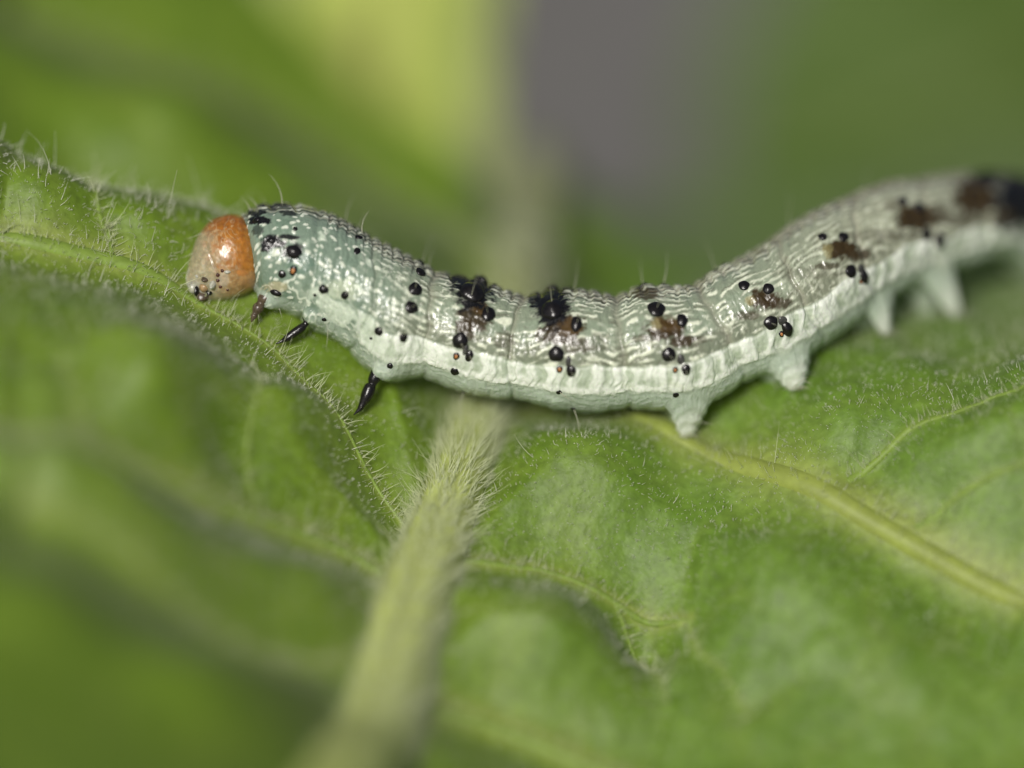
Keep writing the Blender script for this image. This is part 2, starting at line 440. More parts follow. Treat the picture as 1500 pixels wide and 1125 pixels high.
for P, a, b in VL + ML:
    Pd = spline(P, 90); z = blade_z(Pd[:, 0], Pd[:, 1])
    r = vein_r(P, a, b, np.linspace(0, 1, 90)) * (1 + .06 * vnoise(np.linspace(0, 14, 90), np.full(90, 3.3), 12)); r[-8:] *= np.linspace(1, .4, 8)
    path = np.column_stack([Pd, z - .8 * r]); vein_paths.append((path, r))
    V, F = tube(path, r, 20)
    c = np.array([.27, .33, .065]) if a > .45 else np.array([.25, .34, .06]) if a > .3 else np.array([.21, .31, .05])
    C = c * (1 + .15 * fbm(V[:, 0] * 1.5, V[:, 1] * 1.5, 9))[:, None]
    part('vein', V, F, M_VEIN, leaf, col=C)

# down on the leaf
def leaf_normals(X, Y):
    e = .05; z0 = blade_z(X, Y); zx = blade_z(X + e, Y); zy = blade_z(X, Y + e)
    return np.column_stack([X, Y, z0]), norm(np.column_stack([-(zx - z0) / e, -(zy - z0) / e, np.ones_like(z0)]))

def scatter(n, x0, x1, y0, y1, w0=-16, w1=7):
    """points of the blade that fall within a stretch of it (mm in plan), kept where the leaf is near the plane of focus"""
    X = rng.uniform(x0, x1, n); Y = rng.uniform(y0, y1, n); return X, Y

def batch(name, parts, mat, parent):
    V = []; F = []; off = 0
    for v, f in parts:
        V.append(v); F.append(f + off); off += len(v)
    o = part(name, np.vstack(V), np.vstack(F), mat, parent); o['kind'] = 'stuff'; return o

# short down over the whole blade
X, Y = scatter(20000, -17, 17, -12, 8)
Pn, Nn = leaf_normals(X, Y); k = len(X)
d = norm(Nn + rng.normal(0, .35, (k, 3)) + np.array([.1, .1, 0]))
L = rng.gamma(2.5, .028, k) + .03
short = hairs(Pn - Nn * .02, d, L, np.full(k, .009), rng.normal(0, .2, (k, 3)), 2)
# knobbed glandular hairs
X, Y = scatter(9000, -17, 17, -10, 8)
Pn, Nn = leaf_normals(X, Y); k = len(X); L = rng.uniform(.04, .16, k)
knob = hairs(Pn - Nn * .02, norm(Nn + rng.normal(0, .3, (k, 3))), L, np.full(k, .010), np.zeros((k, 3)), 2, tip=rng.uniform(.010, .026, k))
# a few long bristly hairs, most on the crest left of the head
X = np.concatenate([rng.uniform(-16, 16, 350), rng.uniform(-16, -5, 260)]); Y = np.concatenate([rng.uniform(-8, 7, 350), rng.uniform(1.5, 6.5, 260)])
Pn, Nn = leaf_normals(X, Y); k = len(X)
long_ = hairs(Pn - Nn * .02, norm(Nn + rng.normal(0, .3, (k, 3)) + np.array([.1, .1, .3])), rng.gamma(3, .13, k) + .1, np.full(k, .014), rng.normal(0, .22, (k, 3)), 4)
batch('down', [short, knob, long_], M_HAIRW, leaf)

# long hairs on veins
vh = []
for vi, (path, r) in enumerate(vein_paths):
    seg = np.linalg.norm(np.diff(path, axis=0), axis=1).sum()
    dens = 24 if vi == 0 else 26 if r[0] > .25 else 18
    n = int(seg * dens); i = rng.integers(2, 88, n)
    T = norm(np.gradient(path, axis=0))[i]; a = rng.uniform(0.1, np.pi - .1, n)
    side = norm(np.cross(T, [0, 0, 1.0])); upv = np.cross(side, T)
    o = np.cos(a)[:, None] * side + np.sin(a)[:, None] * upv
    ln = rng.gamma(2.2, .16 if vi == 0 else .13, n) + .05
    vh.append(hairs(path[i] + o * r[i][:, None] * .93 + rng.normal(0, .03, (n, 3)), norm(o + upv * .35 + rng.normal(0, .25, (n, 3))), ln, np.full(n, .013), rng.normal(0, .18, (n, 3)), 3))
batch('vein_hair', vh, M_HAIR, leaf)

# dense fur of the midrib
n = 6500; i = rng.integers(20, 280, n); i = i[(mp[i, 1] > -16) & (mp[i, 1] < 14)]; n = len(i)
T = norm(np.gradient(midP, axis=0))[i]; a = rng.uniform(-.25, np.pi + .25, n)
side = norm(np.cross(T, [0, 0, 1.0])); upv = np.cross(side, T)
o = np.cos(a)[:, None] * side + np.sin(a)[:, None] * upv
ln = rng.gamma(3, .11, n) + .08
cl = np.stack([vnoise(mp[i, 1] * 2.2, a * 3, 95 + c) for c in range(3)], 1)          # neighbouring hairs lean together in tufts
j = rng.integers(0, n, 260)
stray = hairs(midP[i[j]] + o[j] * rad[i[j]][:, None] * .97, norm(o[j] + T[j] * .3 + rng.normal(0, .3, (260, 3))), rng.gamma(4, .13, 260) + .15, np.full(260, .019), rng.normal(0, .35, (260, 3)) + .2 * T[j], 5)
batch('midrib_fur', [stray, hairs(midP[i] + o * rad[i][:, None] * .97 + T * rng.normal(0, .12, (n, 1)), norm(o * .75 + T * .5 + .55 * cl + rng.normal(0, .2, (n, 3))), ln, rng.uniform(.009, .017, n), .25 * T + rng.normal(0, .22, (n, 3)), 4)], M_HAIR, leaf)

# ------------------------------------------------------------------ what lies behind
def back_leaf(name, label, center_px, w, du, dv, tilt, length, width, colr, vein_col, droop=.12, transl=.3):
    """a pointed-oval leaf seen far out of focus: blade and midrib; axes given in the picture's right/up/away directions"""
    c = pt(*center_px, w); ax = norm(du[0] * RIGHT + du[1] * UP + du[2] * FWD); ay = norm(dv[0] * RIGHT + dv[1] * UP + dv[2] * FWD)
    ay = norm(ay - (ay @ ax) * ax); nz = np.cross(ax, ay)
    t = np.linspace(-1, 1, 90); s = np.linspace(-1, 1, 61)
    wd = np.sqrt(np.clip(1 - np.abs(t) ** 2.4, 0, 1))
    A = t[:, None] * length / 2 + 0 * s; B = wd[:, None] * s[None] * width / 2
    h = -droop * length * t[:, None] ** 2 + .12 * np.abs(B) + .6 * np.sin(np.abs(s)[None] * 7 + t[:, None] * 16) * (np.abs(s)[None] > .06) * wd[:, None] + .5 * fbm(A * .2, B * .2, 3)
    V = c + A[..., None] * ax + B[..., None] * ay + h[..., None] * nz
    col = np.array(colr) * (1 + .18 * fbm(A * .15, B * .15, 21))[..., None]
    root = thing(name, label, 'leaf', c); BASE[root.name] = c
    m = pigment_mat('far_blade', rough=.55, spec=.3, vary=.1, vscale=.6, transl=transl)
    part('blade', V.reshape(-1, 3), grid_faces(90, 61), m, root, col=col.reshape(-1, 3))
    P = c + (t * length / 2)[:, None] * ax + (-droop * length * t ** 2 + .1)[:, None] * nz
    v, f = tube(P, np.linspace(1.0, .4, 90), 12)
    part('midrib', v, f, M_VEIN, root, col=np.repeat([vein_col], len(v), 0))
    return root

back_leaf('leaf', 'smooth bright yellow green leaf hanging beyond the downy leaf, beside bare grey soil', (560, 40), 31, (.10, 1, .1), (1, -.10, .15), 0, 40, 7.4, (.58, .70, .15), (.50, .52, .15))
back_leaf('leaf', 'dark green leaf far beyond the black tail end of the caterpillar', (1800, 20), 55, (1, .35, .3), (-.3, 1, .45), 0, 42, 26, (.075, .135, .014), (.12, .17, .04))

g = np.linspace(-900, 900, 41); GX, GY = np.meshgrid(g, g); GZ = -110 + 3 * fbm(GX / 60, GY / 60, 2)
go = add('ground', make_mesh('ground', np.stack([GX, GY, GZ], -1).reshape(-1, 3), grid_faces(41, 41), M_GROUND)); go['kind'] = 'structure'

# ------------------------------------------------------------------ the caterpillar
# stations from neck to tail: back outline, belly outline (photograph pixels), depth of the axis (mm), half depth / half height
ST = np.array([
    (352, 330, 372, 408, 1.6, .45), (352, 317, 374, 424, 1.6, .62), (366, 306, 384, 438, 1.6, .86), (388, 298, 397, 449, 1.6, .95), (430, 297, 430, 463, 1.6, .95), (475, 307, 458, 482, 1.6, .95),
    (520, 330, 494, 498, 1.6, .95), (560, 352, 528, 532, 1.6, .93), (600, 374, 570, 558, 1.6, .93), (640, 394, 616, 554, 1.6, .95),
    (690, 407, 672, 571, 1.6, .95), (740, 423, 728, 583, 1.6, .95), (770, 430, 766, 586, 1.6, .95), (820, 422, 815, 598, 1.6, .95),
    (865, 425, 868, 603, 1.6, .95), (903, 430, 915, 599, 1.6, .95), (940, 417, 960, 600, 1.6, .95), (985, 418, 1008, 597, 1.65, .95),
    (1013, 414, 1055, 581, 1.75, .95), (1050, 393, 1098, 556, 1.95, .95), (1095, 371, 1140, 540, 2.2, .95), (1130, 346, 1185, 520, 2.6, .95),
    (1180, 315, 1230, 490, 3.2, .95), (1240, 287, 1275, 455, 4.1, .95), (1300, 266, 1320, 425, 5.0, .95), (1370, 257, 1385, 398, 6.3, .95),
    (1440, 250, 1445, 380, 7.6, .95), (1500, 258, 1500, 364, 9.0, .95), (1560, 278, 1553, 358, 10.2, .95), (1590, 300, 1584, 345, 10.9, .9), (1600, 318, 1598, 332, 11.1, .8)])
NS, NP = 1100, 300
ST[:, 4] = 1.0 + .72 * (ST[:, 4] - 1.6)
tt = np.linspace(0, len(ST) - 1, NS); SP = spline(ST, t=tt)
c2 = (SP[:, 0:2] + SP[:, 2:4]) / 2; a2 = (SP[:, 0:2] - SP[:, 2:4]) / 2; half = np.linalg.norm(a2, axis=1)
ax3 = pt(c2[:, 0], c2[:, 1], SP[:, 4])
arc = np.concatenate([[0], np.cumsum(np.linalg.norm(np.diff(ax3, axis=0), axis=1))])
up3 = pt(SP[:, 0], SP[:, 1], SP[:, 4]) - ax3
T3 = norm(np.gradient(ax3, axis=0)); B3 = norm(-FWD - (-FWD @ T3.T)[:, None] * T3)
dep = half * PX * SP[:, 5]

phi = np.linspace(0, 2 * np.pi, NP, endpoint=False)
Hh = np.cos(phi)
P0 = ax3[:, None] + Hh[None, :, None] * up3[:, None] + np.sin(phi)[None, :, None] * (B3 * dep[:, None])[:, None]
def to_px(Q):
    w = Q @ FWD; k = (DIST + w) / DIST * PX
    return Q @ RIGHT / k + 750, 562.5 - Q @ UP / k
PXX, PYY = to_px(P0)
def locate(x, y):
    """photograph pixel -> (row along the body, cosine of the angle from the back) on the flank towards the camera"""
    hN = NP // 2 + 1; e = (PXX[:, :hN] - x) ** 2 + (PYY[:, :hN] - y) ** 2
    i, j = np.unravel_index(np.argmin(e), e.shape); return int(i), float(Hh[j])
def normals(P):
    ds = np.gradient(P, axis=0); dp = (np.roll(P, -1, 1) - np.roll(P, 1, 1))
    n = norm(np.cross(dp, ds)); 
    if (n[NS // 2, NP // 4] @ B3[NS // 2]) < 0: n = -n
    return n
N0 = normals(P0)
ELL = np.repeat(arc[:, None], NP, 1); fold = np.where(phi > np.pi, 2 * np.pi - phi, phi)
CC = fold[None] * (half * PX)[:, None]; far = (phi > np.pi)[None] * 40.0
PXX[:, NP // 2 + 1:] = PXX[:, NP // 2 - 1:0:-1]; PYY[:, NP // 2 + 1:] = PYY[:, NP // 2 - 1:0:-1]    # the far flank carries the same markings
q = np.repeat(((1 - Hh) / 2)[None], NS, 0)

# segment borders (three pixels each: back, flank, belly)
BORD = [[(350, 318), (377, 372), (366, 424)], [(468, 305), (462, 385), (440, 470)], [(545, 345), (548, 435), (512, 512)], [(638, 394), (628, 470), (622, 552)],
        [(768, 430), (748, 505), (752, 584)], [(901, 431), (911, 510), (925, 598)], [(1012, 414), (1052, 470), (1090, 560)], [(1128, 348), (1172, 430), (1205, 508)],
        [(1240, 287), (1262, 370), (1280, 452)], [(1345, 260), (1362, 330), (1370, 402)], [(1435, 251), (1445, 315), (1450, 378)], [(1520, 264), (1525, 310), (1525, 360)], [(1599, 317), (1600, 322), (1598, 332)]]
hb = np.linspace(-1, 1, 41); SB = []
for b in BORD:
    r = [locate(*p) for p in b]; hh = [v[1] for v in r]; ii = [v[0] for v in r]
    o = np.argsort(hh); co = np.polyfit(np.array(hh)[o], np.array(ii)[o], 2); SB.append(np.polyval(co, hb))
SB = np.array(SB); SB[0] = 0; SB[-1] = NS - 1
SB = np.maximum.accumulate(SB, 0)
sig = np.zeros((NS, NP)); seglen = np.zeros((NS, NP))
for j in range(NP):
    col = np.array([np.interp(Hh[j], hb, r) for r in SB]) + np.arange(len(SB)) * 1e-3
    wob = 4 * vnoise(np.array([CC[NS // 2, j] * 1.4]), np.array([far[0, j]]), 14)[0]
    sig[:, j] = np.interp(np.arange(NS) + wob, col, np.arange(len(SB)))
fr = sig - np.floor(sig); near_b = np.minimum(fr, 1 - fr); SEGMM = 2.2
inner = (sig > .35) & (sig < 11.7)

stripe_hi = .645 + .02 * np.sin(sig * 2 * np.pi) + .015 * vnoise(ELL * 2.2, far + 3, 41)
stripe_lo = .865 + .012 * vnoise(ELL * 2.5, far + 7, 42)
in_str = sstep(-.012, .012, q - stripe_hi) * sstep(-.012, .012, stripe_lo - q)
front = 1 - sstep(500, 640, PXX)                       # the blue-green fore part
str_on = sstep(500, 560, PXX + 25 * vnoise(ELL * 3, CC * 3, 43))

D = np.zeros((NS, NP))
D -= .065 * np.exp(-(near_b * SEGMM / .07) ** 2) * inner
D -= .02 * np.exp(-(near_b * SEGMM / .35) ** 2) * inner
wv = vnoise(CC * 1.6 + far, sig * 2, 44)
an = np.cos(2 * np.pi * (sig * 6 + .16 * wv)); D -= (.016 + .06 * sstep(.16, .04, q)) * sstep(.0, 1, an) * sstep(.02, .1, near_b)
bw = ELL * 3.4 + .5 * vnoise(CC * 2.2 + far, ELL * .6, 45)
an2 = np.clip(1.5 * vnoise(bw, CC * .5 + far + 11, 46) + .6 * vnoise(bw * 2.3, CC * .9 + far, 47), -1, 1)
cutl = sstep(.10, .02, np.abs(vnoise(bw * .8 + 30, CC * .35 + far, 49)))
D += in_str * str_on * (.012 + .030 * an2 - .03 * cutl + .02 * fbm(ELL * 3, CC * 3 + far, 50))
D -= .015 * np.exp(-((q - .90) / .04) ** 2) * str_on
D += .05 * np.exp(-((q - .95) / .05) ** 2) * (.5 + vnoise(ELL * 1.3, far, 46))
D += .03 * fbm(ELL * 1.1, CC * 1.3 + far, 47) + .012 * fbm(ELL * 5, CC * 5 + far, 48)
D += .012 * np.sin(np.pi * fr) * inner
fw = vnoise(ELL * 9 + 1.2 * vnoise(ELL * 2, CC * 2 + far, 91), CC * 1.6 + far, 92); D -= .018 * sstep(.12, .0, np.abs(fw)) * sstep(.06, .2, q)      # fine dense wrinkles round the body

# white pigment: wavy lengthwise lines on the hind part, dots and squiggles on the fore part
row = CC * 4.2 + far + .9 * vnoise(ELL * 1.0, CC * 1.1 + far, 61) + .22 * vnoise(ELL * 3.2, CC * 2 + far, 62)
rf = np.abs(row - np.floor(row) - .5)
thick = .17 + .16 * vnoise(ELL * 3.1, np.floor(row) * 3.7 + far, 63)
brk = sstep(-.22, .12, vnoise(ELL * 2.4, np.floor(row) * 5.3 + far, 53))
w2 = vnoise(ELL * 2.2 + 9, CC * 5.0 + far, 52)
lines = np.maximum(sstep(thick + .05, thick - .05, rf) * brk, .8 * sstep(.10, .04, np.abs(w2)) * sstep(.0, .3, vnoise(ELL * 1.7, CC * 1.7 + far, 54)))
lines *= sstep(.02, .10, near_b + .03 * vnoise(CC * 4 + far, ELL, 58)) * .8 + .2
dd, rid = worley(ELL * 3.6 + .5 * vnoise(ELL * 3, CC * 3, 64), CC * 4.6 + far, 55)
dots = sstep(.30, .20, dd / (.55 + .75 * rid)) * (rid > .25)
sq = sstep(.16, .06, np.abs(vnoise(ELL * 2.6, CC * 2.2 + far, 56))) * sstep(-.1, .3, vnoise(ELL * 1.8, CC * 1.8 + far, 57))
hind = 1 - front
white = np.clip(lines * hind * (1 - .45 * sstep(1040, 1150, PXX)) + (.75 * dots + .7 * sq * sstep(.5, .62, q)) * front + .35 * dots * hind * sstep(.3, .45, q), 0, 1) * (1 - in_str * str_on)
D += .014 * white

# prolegs: base pixel, tip pixel, depth of tip, foot radius mm; the far one of each pair mirrors it
def bulge(P, cen, vec, R, sharp, tipw):
    d = np.linalg.norm(P0 - cen, axis=2); k = np.clip(1 - d / R, 0, 1)
    wgt = sstep(0, 1, np.clip(k * sharp, 0, 1)) * (sstep(.80, .93, q) if tipw else 1); return P + wgt[..., None] * vec, wgt
P = P0 + D[..., None] * N0
tips = np.zeros((NS, NP))
for (bx, by, tx, ty, tw, R, sh) in [(1012, 592, 1006, 640, 1.25, .80, 1.08), (1152, 536, 1168, 570, 1.1, .85, 1.15), (1282, 452, 1300, 491, 2.7, .62, 1.08), (1372, 398, 1403, 465, 4.2, .64, 1.08), (1520, 355, 1545, 400, 7, 1.0, 1.3)]:
    i, h = locate(bx, by)
    for sgn in (1, -1):
        h2 = max(h, -.95) if sgn > 0 else -.93
        ph = math.acos(h2); cen = ax3[i] + h2 * up3[i] + sgn * math.sin(ph) * B3[i] * dep[i]
        tip = pt(tx, ty, tw)
        if sgn < 0: tip = tip - B3[i] * 1.5 + T3[i] * .1
        P, wg = bulge(P, cen, tip - cen, R, sh, 1)
        tips = np.maximum(tips, wg)
# coxal swellings under the three pairs of true legs
for (bx, by, vx, vy, R) in [(392, 440, -5, 5, .5), (458, 466, -6, 3, .5), (566, 548, -8, 4, .6)]:
    i, h = locate(bx, by); h = max(h, -.97)
    for sgn in (1, -1):
        cen = ax3[i] + h * up3[i] + sgn * math.sqrt(1 - h * h) * B3[i] * dep[i]
        P, wg = bulge(P, cen, vx * PX * RIGHT - vy * PX * UP + (.15 * -FWD if sgn > 0 else .3 * FWD), R, 1.2, 0)
N1 = normals(P)
P = P + (.022 * np.sin(tips * 22 + 2 * vnoise(ELL * 3, CC * 3, 93)) * sstep(.1, .3, tips) * sstep(1, .85, tips))[..., None] * N1      # folds of the prolegs

# pigment
def mixc(C, c, k): return C + (np.array(c) - C) * np.clip(k, 0, 1)[..., None]
C = np.zeros((NS, NP, 3)) + np.array([.25, .305, .215])
C = mixc(C, (.42, .43, .31), .6 * sstep(1050, 1300, PXX))
C = mixc(C, (.20, .27, .20), front)
C = mixc(C, (.14, .215, .15), front * .6 * sstep(0, .5, fbm(ELL * 1.2, CC * 1.2 + far, 65)))
C = mixc(C, (.165, .175, .115), hind * .8 * sstep(.42, .5, q) * sstep(.70, .62, q) * (.7 + .5 * fbm(ELL * 2, CC * 3, 66)))
ds = np.sin(CC * 26 + 1.5 * vnoise(ELL * 2.4, CC * 2, 67)); dorsal = sstep(.13, .05, q + .02 * vnoise(ELL * 2, far, 68))
C = mixc(C, (.07, .06, .042), dorsal * .85 * sstep(-.1, .5, ds)); C = mixc(C, (.46, .42, .33), dorsal * .7 * sstep(.1, .6, -ds))
band = sstep(.17, .14, np.abs(q - .19) * 2.2) * hind
C = mixc(C, (.22, .22, .15), .35 * band * (.5 + .5 * fbm(ELL * 2.4, CC * 5, 69)))
C = mixc(C, (.30, .30, .22), .5 * np.exp(-(near_b * SEGMM / .12) ** 2) * inner * hind)
gap = sstep(.30, .42, rf) * brk * hind * sstep(.1, .2, vnoise(ELL * 1.4, CC * 2.4 + far, 96) + .2); C = mixc(C, (.13, .125, .085), .55 * gap)      # dark threads between the pale lines
C = mixc(C, (.74, .78, .61), .9 * white); C = mixc(C, (.74, .79, .68), .6 * white * front)
# lateral stripe
sw = sstep(-.75, .45, an2 + .7 * fbm(ELL * 3, CC * 3 + far, 70))
rim = np.maximum(np.exp(-((q - stripe_lo + .03) / .022) ** 2), .5 * np.exp(-((q - stripe_hi - .02) / .014) ** 2))
C = mixc(C, (.45, .52, .39), in_str * str_on)
C = mixc(C, (.84, .88, .78), in_str * str_on * np.clip(.9 * sw + rim - .05, 0, 1) * (1 - .45 * cutl))
C = mixc(C, (.46, .52, .30), .25 * in_str * str_on * sstep(.2, .6, fbm(ELL * 1.6, CC * 2.2, 72)))
# patchy white on the fore flank
fp = sstep(.30, .55, fbm(ELL * 1.5 + 3, CC * 1.7 + far, 73) + .5 * sstep(.58, .7, q) * sstep(.92, .85, q)) * front * sstep(420, 470, PXX)
C = mixc(C, (.62, .70, .56), .8 * fp)
# belly
C = mixc(C, (.45, .525, .42), sstep(-.015, .025, q - stripe_lo) * (1 - .4 * front))
C = mixc(C, (.40, .46, .37), .5 * sstep(.1, .5, fbm(ELL * 2, CC * 2 + far, 74)) * sstep(.9, .93, q))
# white prolegs with brownish soles
C = mixc(C, (.66, .71, .60), sstep(.2, .8, tips)); C = mixc(C, (.28, .22, .17), .6 * sstep(.97, 1.0, tips))
C = mixc(C, (.17, .165, .13), .7 * sstep(1370, 1460, PXX) * sstep(.5, .4, q))
# brown and black blotches round the warts: pixel, radii, colour weight
rag = .55 * fbm(ELL * 3.0, CC * 4.5 + far, 75) + .4 * fbm(ELL * 7, CC * 10 + far, 76)
def blotch(C, x, y, rx, ry, c, k):
    if c is BLK: rx *= 1.12; ry *= 1.15
    e = np.hypot((PXX - x) / rx, (PYY - y) / ry) + rag
    return mixc(C, c, min(1, k * 1.2) * sstep(1.25, .75, e))
BRN = (.042, .027, .008); BLK = (.008, .008, .008); RUST = (.080, .047, .012); YEL = (.42, .38, .17)
for x, y, rx, ry, c, k in [
    (694, 466, 24, 22, BRN, .8), (684, 482, 16, 16, BRN, .7), (703, 450, 14, 10, RUST, .8), (740, 497, 14, 14, BRN, .45), (693, 422, 27, 28, BLK, 1), (700, 402, 20, 14, BLK, 1), (722, 407, 14, 5, BLK, .8), (672, 406, 14, 7, BLK, .8),
    (822, 482, 30, 24, BRN, .85), (832, 478, 20, 14, RUST, .8), (798, 492, 14, 14, BRN, .6), (846, 506, 22, 13, BRN, .6), (808, 446, 24, 30, BLK, 1), (806, 420, 18, 14, BLK, 1), (786, 436, 12, 10, BLK, .7), (832, 418, 16, 5, BLK, .8), (876, 500, 18, 12, BRN, .3),
    (975, 482, 30, 16, BRN, .85), (980, 474, 20, 12, RUST, .6), (1000, 500, 18, 10, BRN, .8), (950, 495, 22, 6, BRN, .6), (1018, 496, 16, 6, BRN, .5), (945, 430, 20, 10, BRN, .7), (960, 476, 8, 7, YEL, .35),
    (1118, 438, 24, 15, BRN, .9), (1140, 444, 22, 9, BRN, .7), (1094, 462, 18, 6, BRN, .6), (1098, 440, 8, 8, YEL, .4),
    (1232, 366, 24, 15, BRN, .9), (1255, 372, 22, 10, BRN, .7), (1212, 390, 16, 5, BRN, .6), (1212, 368, 7, 10, YEL, .35),
    (1340, 318, 30, 18, BRN, .9), (1365, 310, 26, 12, BRN, .6), (1310, 300, 20, 8, BRN, .4), (1430, 290, 34, 26, BRN, .85), (1446, 256, 20, 14, BLK, .9), (1420, 272, 18, 10, BRN, .8),
    (1290, 345, 60, 9, BRN, .35), (1180, 400, 50, 9, BRN, .25), (1400, 322, 40, 9, BRN, .5), (1496, 292, 34, 44, BLK, 1), (1530, 300, 40, 38, BLK, .95), (1468, 318, 16, 14, BRN, .6),
    (398, 352, 12, 7, BLK, 1), (390, 360, 8, 8, BLK, 1), (380, 323, 16, 5, BLK, 1), (374, 312, 14, 4, BLK, .8), (408, 357, 12, 5, BLK, .9), (424, 347, 14, 3, BLK, .8), (422, 312, 10, 4, BLK, .7), (404, 301, 22, 3, BLK, .7), (378, 338, 7, 8, BLK, .6),
    (430, 369, 15, 11, BLK, .8), (440, 384, 20, 18, (.07, .16, .11), .4), (510, 432, 16, 18, (.2, .26, .18), .4), (500, 425, 26, 14, (.55, .62, .44), .5), (404, 420, 18, 8, (.5, .45, .28), .6)]:
    C = blotch(C, x, y, rx, ry, c, k)
coll = sstep(8, 3, np.abs(np.arange(NS) - 14.0))[:, None] * np.ones((1, NP)); C = mixc(C, (.55, .56, .52), .8 * coll * sstep(.75, .6, q))
C = np.clip(C, .005, .95)

i0, h0 = locate(1005, 590)
CAT_BASE = pt(1006, 641, 1.25)
cat = thing('caterpillar', 'pale green and white caterpillar with orange head and black warts, arched over the hairy leaf', 'caterpillar', CAT_BASE); BASE[cat.name] = CAT_BASE
F = grid_faces(NS, NP, True)
bodyV = np.vstack([P.reshape(-1, 3)])
flesh = np.clip(.30 + .55 * sstep(.84, .92, q) + .25 * tips, 0, .8) * (1 - .0 * q)
part('body', bodyV, F[:, ::-1], M_BODY, cat, col=C.reshape(-1, 3), att={'flesh': flesh.ravel()})

def surf(x, y, sgn=1):
    i, h = locate(x, y); ph = math.acos(np.clip(h, -.995, .995)); ph = ph if sgn > 0 else 2 * np.pi - ph
    j = int(round(ph / (2 * np.pi) * NP)) % NP
    n = norm(N1[max(i - 3, 0):i + 4, max(j - 3, 0):j + 4].reshape(-1, 3).mean(0))
    return P[i, j], n, norm(T3[i] - (T3[i] @ n) * n)

from mathutils import Matrix, Quaternion, Vector
def quat(n, t):
    b = np.cross(n, t); m = Matrix(((t[0], b[0], n[0]), (t[1], b[1], n[1]), (t[2], b[2], n[2]))); return m.to_quaternion()

# one wart: an uneven dome, unit radius
def dome(name, mat, height=.75, peak=0., seed=0):
    nr, na = 11, 28; u = np.linspace(0, 1, nr); a = np.linspace(0, 2 * np.pi, na, endpoint=False)
    r = np.sin(u * np.pi / 2 * 1.12); z = (np.cos(u * np.pi / 2 * 1.12)) * height + peak * np.exp(-(u / .25) ** 2)
    wob = 1 + .04 * np.sin(a * 3 + seed) + .03 * np.sin(a * 5 + 2 * seed)
    V = np.stack([r[:, None] * np.cos(a) * wob, r[:, None] * np.sin(a) * wob, np.repeat(z[:, None], na, 1)], -1)
    return make_mesh(name, V.reshape(-1, 3), grid_faces(nr, na, True), mat)
DOMES = [dome('wart', M_BLACK, .42, .06, s) for s in (0, 1.3, 2.9)]
BIGD = dome('wart', M_BLACK, .5, .15, 4.1)
WARTS = [(430, 369, 11, 9), (413, 402, 5.5, 5.5), (404, 428, 8, 4.5), (388, 434, 3, 3), (474, 423, 6.5, 6), (505, 433, 5, 6), (461, 432, 2.2, 2.2), (448, 468, 4.5, 4.5), (476, 468, 3.6, 3.2),
    (526, 347, 5, 5), (523, 367, 5, 6), (509, 322, 4, 4), (520, 327, 4, 4), (616, 399, 7, 7), (608, 423, 9, 9.5), (622, 377, 6, 6), (602, 451, 9, 8.5), (555, 486, 6, 6), (591, 494, 5.5, 6), (543, 496, 2.2, 2.2), (573, 535, 4, 4),
    (728, 407, 4, 4), (715, 460, 9, 11), (674, 499, 10.5, 11), (687, 522, 6, 8.5), (666, 545, 6, 6), (679, 573, 4, 3.5),
    (840, 418, 4, 4), (844, 475, 7.5, 11), (815, 519, 10.5, 10.5), (837, 543, 6.5, 8), (819, 575, 4, 4), (840, 598, 3.5, 3),
    (961, 453, 12, 12), (999, 470, 7.5, 9.5), (980, 520, 9.5, 10), (1004, 541, 6, 7.5), (990, 578, 4, 4.5), (941, 417, 7, 6), (971, 416, 4, 4),
    (1090, 418, 7.5, 7.5), (1125, 423, 7.5, 7.5), (1129, 472, 9.5, 9.5), (1153, 482, 7, 11), (1043, 392, 5, 4), (1058, 385, 4, 4),
    (1205, 348, 6, 6), (1236, 346, 8, 7), (1247, 397, 9, 9), (1267, 405, 7, 11), (1322, 295, 7, 7), (1348, 303, 8, 8), (1358, 343, 9, 9), (1375, 352, 8, 11), (1447, 254, 10, 8), (1468, 330, 9, 9),
    (375, 322, 6, 4), (397, 352, 6, 4.5), (432, 334, 3.2, 3.2)]
def place(me, name, x, y, rx, ry, sgn=1, sink=-.02):
    p, n, t = surf(x, y, sgn); r = max(rx, ry)
    return add(name, me, cat, p - n * sink * r * PX - CAT_BASE, quat(n, t), (rx * PX, ry * PX, r * PX))
for k, (x, y, rx, ry) in enumerate(WARTS):
    place(DOMES[k % 3], 'wart', x, y, rx * 1.12, ry * 1.12)
for x, y, rx, ry in [(693, 428, 19, 20), (808, 452, 17, 19)]:
    place(BIGD, 'wart', x, y, rx, ry, sink=.1)
for x, y, rx, ry in [(706, 410, 12, 13), (810, 424, 10, 12), (622, 385, 6, 6), (943, 420, 7, 7), (526, 347, 5, 5), (1090, 380, 7, 7), (961, 453, 12, 12)]:
    place(BIGD if rx > 9 else DOMES[1], 'wart', x, y, rx, ry, sgn=-1)
# smoky tails above the hind lateral warts are low plates
PLATE = dome('plate', plain_mat('grey_horn', (.05, .05, .045), rough=.25, vary=.4), .35, 0, 2.)
for x, y, rx, ry in [(682, 512, 4, 9), (832, 529, 4, 9), (998, 527, 5.5, 8), (1147, 470, 7, 7), (1261, 394, 7, 7)]:
    place(PLATE, 'wart', x, y, rx, ry)
